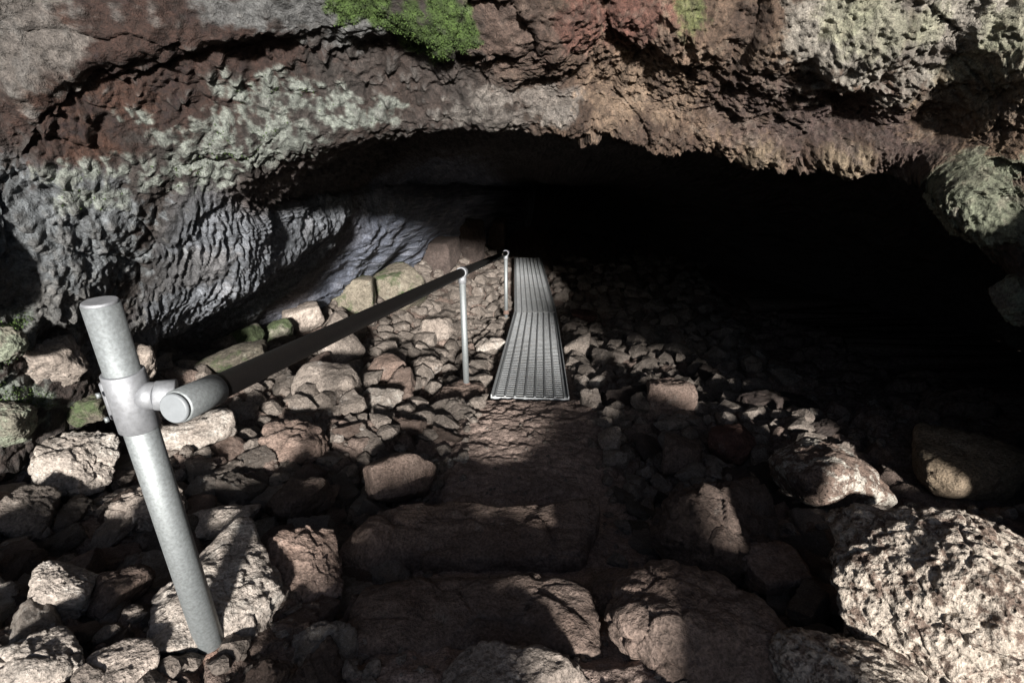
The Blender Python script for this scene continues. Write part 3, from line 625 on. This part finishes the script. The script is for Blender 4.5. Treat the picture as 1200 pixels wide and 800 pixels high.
for i, (x, y, s) in enumerate(cand[:232]):
    k = rnd.randrange(16); mat = rnd.choice(LIT) if x < path_c(y) + .5 or y < 1.9 else M_SHADE; lab = stone_label(x, y, s, mat); grp = 'loose stones on the cave floor'  # stones right of the walkway get shade through a darker material
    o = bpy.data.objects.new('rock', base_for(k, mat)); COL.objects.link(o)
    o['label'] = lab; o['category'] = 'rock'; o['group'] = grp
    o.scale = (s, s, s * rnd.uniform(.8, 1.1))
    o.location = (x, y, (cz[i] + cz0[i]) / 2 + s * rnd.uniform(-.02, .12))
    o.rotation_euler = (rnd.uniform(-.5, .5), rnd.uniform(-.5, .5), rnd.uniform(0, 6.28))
# small stones, too many to count
SM = []
for i in range(8):
    V, Fc = ico(2); rs = np.random.RandomState(i + 60)
    n = rs.normal(size=(12, 3)); n /= np.linalg.norm(n, axis=1)[:, None]; d = rs.uniform(.6, 1, 12)
    r = ((np.clip(V @ n.T, 0, None) / d) ** 20).sum(1) ** (-1 / 20.); SM.append(V * np.clip(r, .4, 1.3)[:, None] * np.array([.5, .4, .3]) * (1 + .08 * rs.normal(size=(len(V), 1))))
SM1 = []
for i in range(8):
    V, Fc = ico(1); rs = np.random.RandomState(i + 90); SM1.append(V * np.array([.5, .4, .32]) * (1 + .16 * rs.normal(size=(len(V), 1))))
Fi1 = ico(1)[1]; Fi = ico(2)[1]; VV_, FF_, cnt = [], [], 0
small = [(x, y, s) for (x, y, s) in cand[232:1300]]
for _ in range(5200):
    y = 0.7 + 6.5 * rnd.random() ** 1.6; pc = path_c(y); x = rnd.uniform(wall_x(y), 2.4)
    s = .013 + .075 * rnd.random() ** 2
    if abs(x - pc) < .32:
        if y > 2.9: continue
        if rnd.random() < .6: continue
        s = rnd.uniform(.01, .03)
    small.append((x, y, s))
sa = np.array(small); sz = F(sa[:, 0], sa[:, 1], True)
for (x, y, s), z in zip(small, sz):
    R = np.array(Matrix.Rotation(rnd.uniform(0, 6.28), 3, 'Z') @ Matrix.Rotation(rnd.uniform(-.5, .5), 3, 'X'))
    q = rnd.randrange(8); q, Fq = (SM[q], Fi) if s > .045 else (SM1[q], Fi1); P = q @ R.T * s + np.array([x, y, z + s * .1]); VV_.append(P); FF_.append(Fq + cnt); cnt += len(P)
link('small_stones', mesh_np('small_stones', np.concatenate(VV_), np.concatenate(FF_), False), M_GREY, kind='stuff', label='loose small stones and grit filling the gaps between the rocks')

# ------------------------------------------------------------------ metal work
def cyl(bm, a, b, r1, r2=None, seg=32, cap=True, bevel=0.0):
    a, b = Vector(a), Vector(b); r2 = r1 if r2 is None else r2; d = (b - a); L = d.length; q = d.normalized().to_track_quat('Z', 'Y').to_matrix()
    prof = [(0, r1), (L, r2)] if bevel <= 0 else [(0, r1 - bevel), (bevel, r1), (L - bevel, r2), (L, r2 - bevel)]
    rings = []
    for h, r in prof:
        rings.append([bm.verts.new(a + q @ Vector((r * math.cos(t), r * math.sin(t), h))) for t in [2 * math.pi * k / seg for k in range(seg)]])
    for A, B2 in zip(rings[:-1], rings[1:]):
        for k in range(seg):
            f = bm.faces.new((A[k], A[(k + 1) % seg], B2[(k + 1) % seg], B2[k])); f.smooth = True
    if cap: bm.faces.new(rings[0][::-1]); bm.faces.new(rings[-1])
def box(bm, c, size, M3=None):
    c = Vector(c); M3 = M3 or Matrix.Identity(3); sx, sy, sz = [v / 2 for v in size]
    v = [bm.verts.new(c + M3 @ Vector((x, y, z))) for x in (-sx, sx) for y in (-sy, sy) for z in (-sz, sz)]
    for f in ((0, 1, 3, 2), (4, 6, 7, 5), (0, 4, 5, 1), (2, 3, 7, 6), (0, 2, 6, 4), (1, 5, 7, 3)): bm.faces.new([v[i] for i in f])
def bm_obj(name, bm, mat, parent=None, **kw):
    me = bpy.data.meshes.new(name); bm.normal_update(); bm.to_mesh(me); bm.free(); return link(name, me, mat, parent, **kw)
def sphere(bm, c, r, sc=(1, 1, 1), M3=None):
    M = Matrix.Translation(Vector(c)) @ (M3.to_4x4() if M3 else Matrix.Identity(4)) @ Matrix.Diagonal((*sc, 1))
    g = bmesh.ops.create_uvsphere(bm, u_segments=20, v_segments=12, radius=r, matrix=M)
    for v in g['verts']:
        for f in v.link_faces: f.smooth = True

# thick post
PX0, PY0 = -0.780, 0.95
ztop = float(at(110, 352, PY0)[2]); zbase = float(at(256, 765, PY0)[2])
post = link('handrail_post', None, label='thick galvanised post standing in the left foreground', cat='post'); post.location = (PX0, PY0, zbase)
def L3(p): return (p[0] - PX0, p[1] - PY0, p[2] - zbase)
bm = bmesh.new(); cyl(bm, (0, 0, -.12), (0, 0, ztop - zbase - .006), .0322, seg=48); bm_obj('tube', bm, M_GALV, post)
bm = bmesh.new(); cyl(bm, (0, 0, ztop - zbase - .007), (0, 0, ztop - zbase), .0316, .0300, seg=48, bevel=.0015); bm_obj('cap', bm, M_CAST, post)
bm = bmesh.new(); cyl(bm, (0, 0, -.05), (0, 0, .040), .10, .036, seg=40); bm_obj('soil_footing', bm, M_FOOT, post)
R0 = Vector(at(205, 478, .92)); zc = R0.z + .012
bm = bmesh.new()
zl = zc - zbase
cyl(bm, (0, 0, zl - .075), (0, 0, zl + .055), .0385, seg=48, bevel=.002)
cyl(bm, (-.0375, -.006, zl - .05), (-.0375, -.006, zl + .035), .011, seg=16, bevel=.003)
cyl(bm, (.02, 0, zl + .0), (.06, -.0, zl + .0), .028, seg=32)
cl = bm_obj('clamp', bm, M_CAST, post)
for dz in (-.035, .02):
    bm = bmesh.new(); cyl(bm, (-.031, -.034, zl + dz), (-.035, -.039, zl + dz), .0055, seg=12); bm_obj('screw', bm, M_GALV, cl)
# handrail
P2 = Vector(at(541.5, 319, 3.4)); P3 = Vector(at(593, 296.5, 6.2))
rail = link('handrail', None, label='dark handrail tube running down from the thick post into the cave', cat='handrail'); rail.location = R0
d1 = (P2 - R0).normalized(); d2 = (P3 - P2).normalized()
def tube_path(bm, pts, r, seg=32):
    rings = []
    for i, p in enumerate(pts):
        t = (pts[min(i + 1, len(pts) - 1)] - pts[max(i - 1, 0)]).normalized(); x = t.cross(Vector((0, 0, 1))).normalized(); y = x.cross(t)
        rings.append([bm.verts.new(p + x * r * math.cos(a) + y * r * math.sin(a)) for a in [2 * math.pi * k / seg for k in range(seg)]])
    for A, B2 in zip(rings[:-1], rings[1:]):
        for k in range(seg): bm.faces.new((A[k], A[(k + 1) % seg], B2[(k + 1) % seg], B2[k])).smooth = True
    bm.faces.new(rings[0][::-1]); bm.faces.new(rings[-1])
bm = bmesh.new(); tube_path(bm, [d1 * .004, d1 * .1, (P2 - R0) * .5, (P2 - R0) - d1 * .08, (P2 - R0) + d2 * .0, (P2 - R0) + d2 * .08, P3 - R0 + d2 * .06], .0295)
bm_obj('tube', bm, M_DARKRAIL, rail)
bm = bmesh.new(); cyl(bm, d1 * .006, d1 * .12, .0345, seg=48, bevel=.003); bm_obj('end_sleeve', bm, M_GALV, rail)
bm = bmesh.new(); cyl(bm, d1 * -.006, d1 * .0055, .031, seg=48, bevel=.003); bm_obj('end_cap', bm, M_CAP, rail)
bm = bmesh.new()
qv = Vector((PX0, PY0, zc)) - R0
cyl(bm, Vector((-.058, .03, .012)), Vector((-.022, .045, 0.004)), .030, .034, seg=32, bevel=.003); bm_obj('swivel', bm, M_CAST, rail)
bm = bmesh.new(); cyl(bm, P3 - R0 + d2 * .06, P3 - R0 + d2 * .075, .033, seg=32); bm_obj('end_ring', bm, M_CAST, rail)
# slim posts
def slim_post(P, basepx, Y, r, label):
    zb = float(at(basepx[0], basepx[1], Y)[2]); t = link('handrail_post', None, label=label, cat='post', loc=(P.x, P.y, zb))
    h = P.z - zb
    bm = bmesh.new(); cyl(bm, (0, 0, -.2), (0, 0, h - .035), r, seg=32); bm_obj('tube', bm, M_GALV, t)
    bm = bmesh.new(); cyl(bm, (0, 0, h - .075), (0, 0, h - .025), r * 1.25, seg=32, bevel=.003)
    dd = d1 * .035; cyl(bm, Vector((0, 0, h)) - dd, Vector((0, 0, h)) + dd, .0365, seg=32, bevel=.003); bm_obj('bracket', bm, M_CAST, t)
    bm = bmesh.new(); cyl(bm, (0, 0, -.03), (0, 0, .015), r * 1.9, r * 1.2, seg=24); bm_obj('collar_of_rust', bm, M_RUST, t)
slim_post(P2, (549, 450), 3.4, .0215, 'slim pale steel post nearer the viewer, left of the walkway')
slim_post(P3 - d2 * .02, (591, 364), 6.2, .0215, 'slim pale steel post farther off at the end of the handrail')

# walkway panels
def panel(y0, y1, A, Bv, W, label):
    A, Bv = Vector(A), Vector(Bv); d = (Bv - A); L = d.length; d.normalize(); x = d.cross(Vector((0, 0, 1))).normalized(); n = x.cross(d)
    M3 = Matrix((x, d, n)).transposed(); t = link('walkway_panel', None, label=label, cat='walkway', group='steel walkway panels', loc=A); t.rotation_euler = M3.to_euler()
    for s in (-1, 1):
        bm = bmesh.new(); box(bm, (s * (W / 2 - .004), L / 2, -.012), (.008, L, .060)); box(bm, (s * (W / 2 - .018), L / 2, .0), (.020, L - .002, .005)); bm_obj('side_rail', bm, M_GRATE, t)
    bm = bmesh.new(); box(bm, (0, .003, -.006), (W - .018, .006, .016)); bm_obj('end_plate', bm, M_GRATE, t)
    bm = bmesh.new(); box(bm, (0, L - .003, -.006), (W - .018, .006, .016)); bm_obj('end_plate', bm, M_GRATE, t)
    nb = 8; me = None
    for i in range(nb):
        xx = -W / 2 + .03 + (W - .06) * i / (nb - 1)
        if me is None:
            bm = bmesh.new(); box(bm, (0, L / 2, -.006), (.013, L - .02, .006)); me = bpy.data.meshes.new('tread_strip'); bm.to_mesh(me); bm.free(); me.materials.append(M_GRATE)
        o = link('tread_strip', me, None, t); o.location = (xx, 0, .010)
    bm = bmesh.new(); k = int(L / .050); tilt = Matrix.Rotation(math.radians(2), 3, 'X')
    for i in range(1, k):
        box(bm, (0, i * L / k, .002), (W - .045, .022, .0035), tilt)
    o = bm_obj('cross_bars', bm, M_GRATE, t); o['kind'] = 'stuff'
    bm = bmesh.new()
    for i in range(1, 5): box(bm, (0, i * L / 5, -.032), (W - .02, .04, .02))
    o = bm_obj('under_bearers', bm, M_GRATE, t)
a0 = (at(575, 466, 3.2) + at(667, 466, 3.2)) / 2; a1 = (at(603, 366, 6.4) + at(652, 366, 6.4)) / 2; a2 = (at(603, 302, 10.6) + at(634, 302, 10.6)) / 2
W1 = float(at(667, 466, 3.2)[0] - at(575, 466, 3.2)[0]); print('walk', a0, a1, a2, W1)
panel(3.2, 6.4, a0, a1, W1, 'nearer steel walkway panel, brightly lit, sloping down from the dirt patch')
panel(6.4, 10.6, a1 + np.array([0, .006, 0.0]), a2, W1, 'farther steel walkway panel fading into the dark')
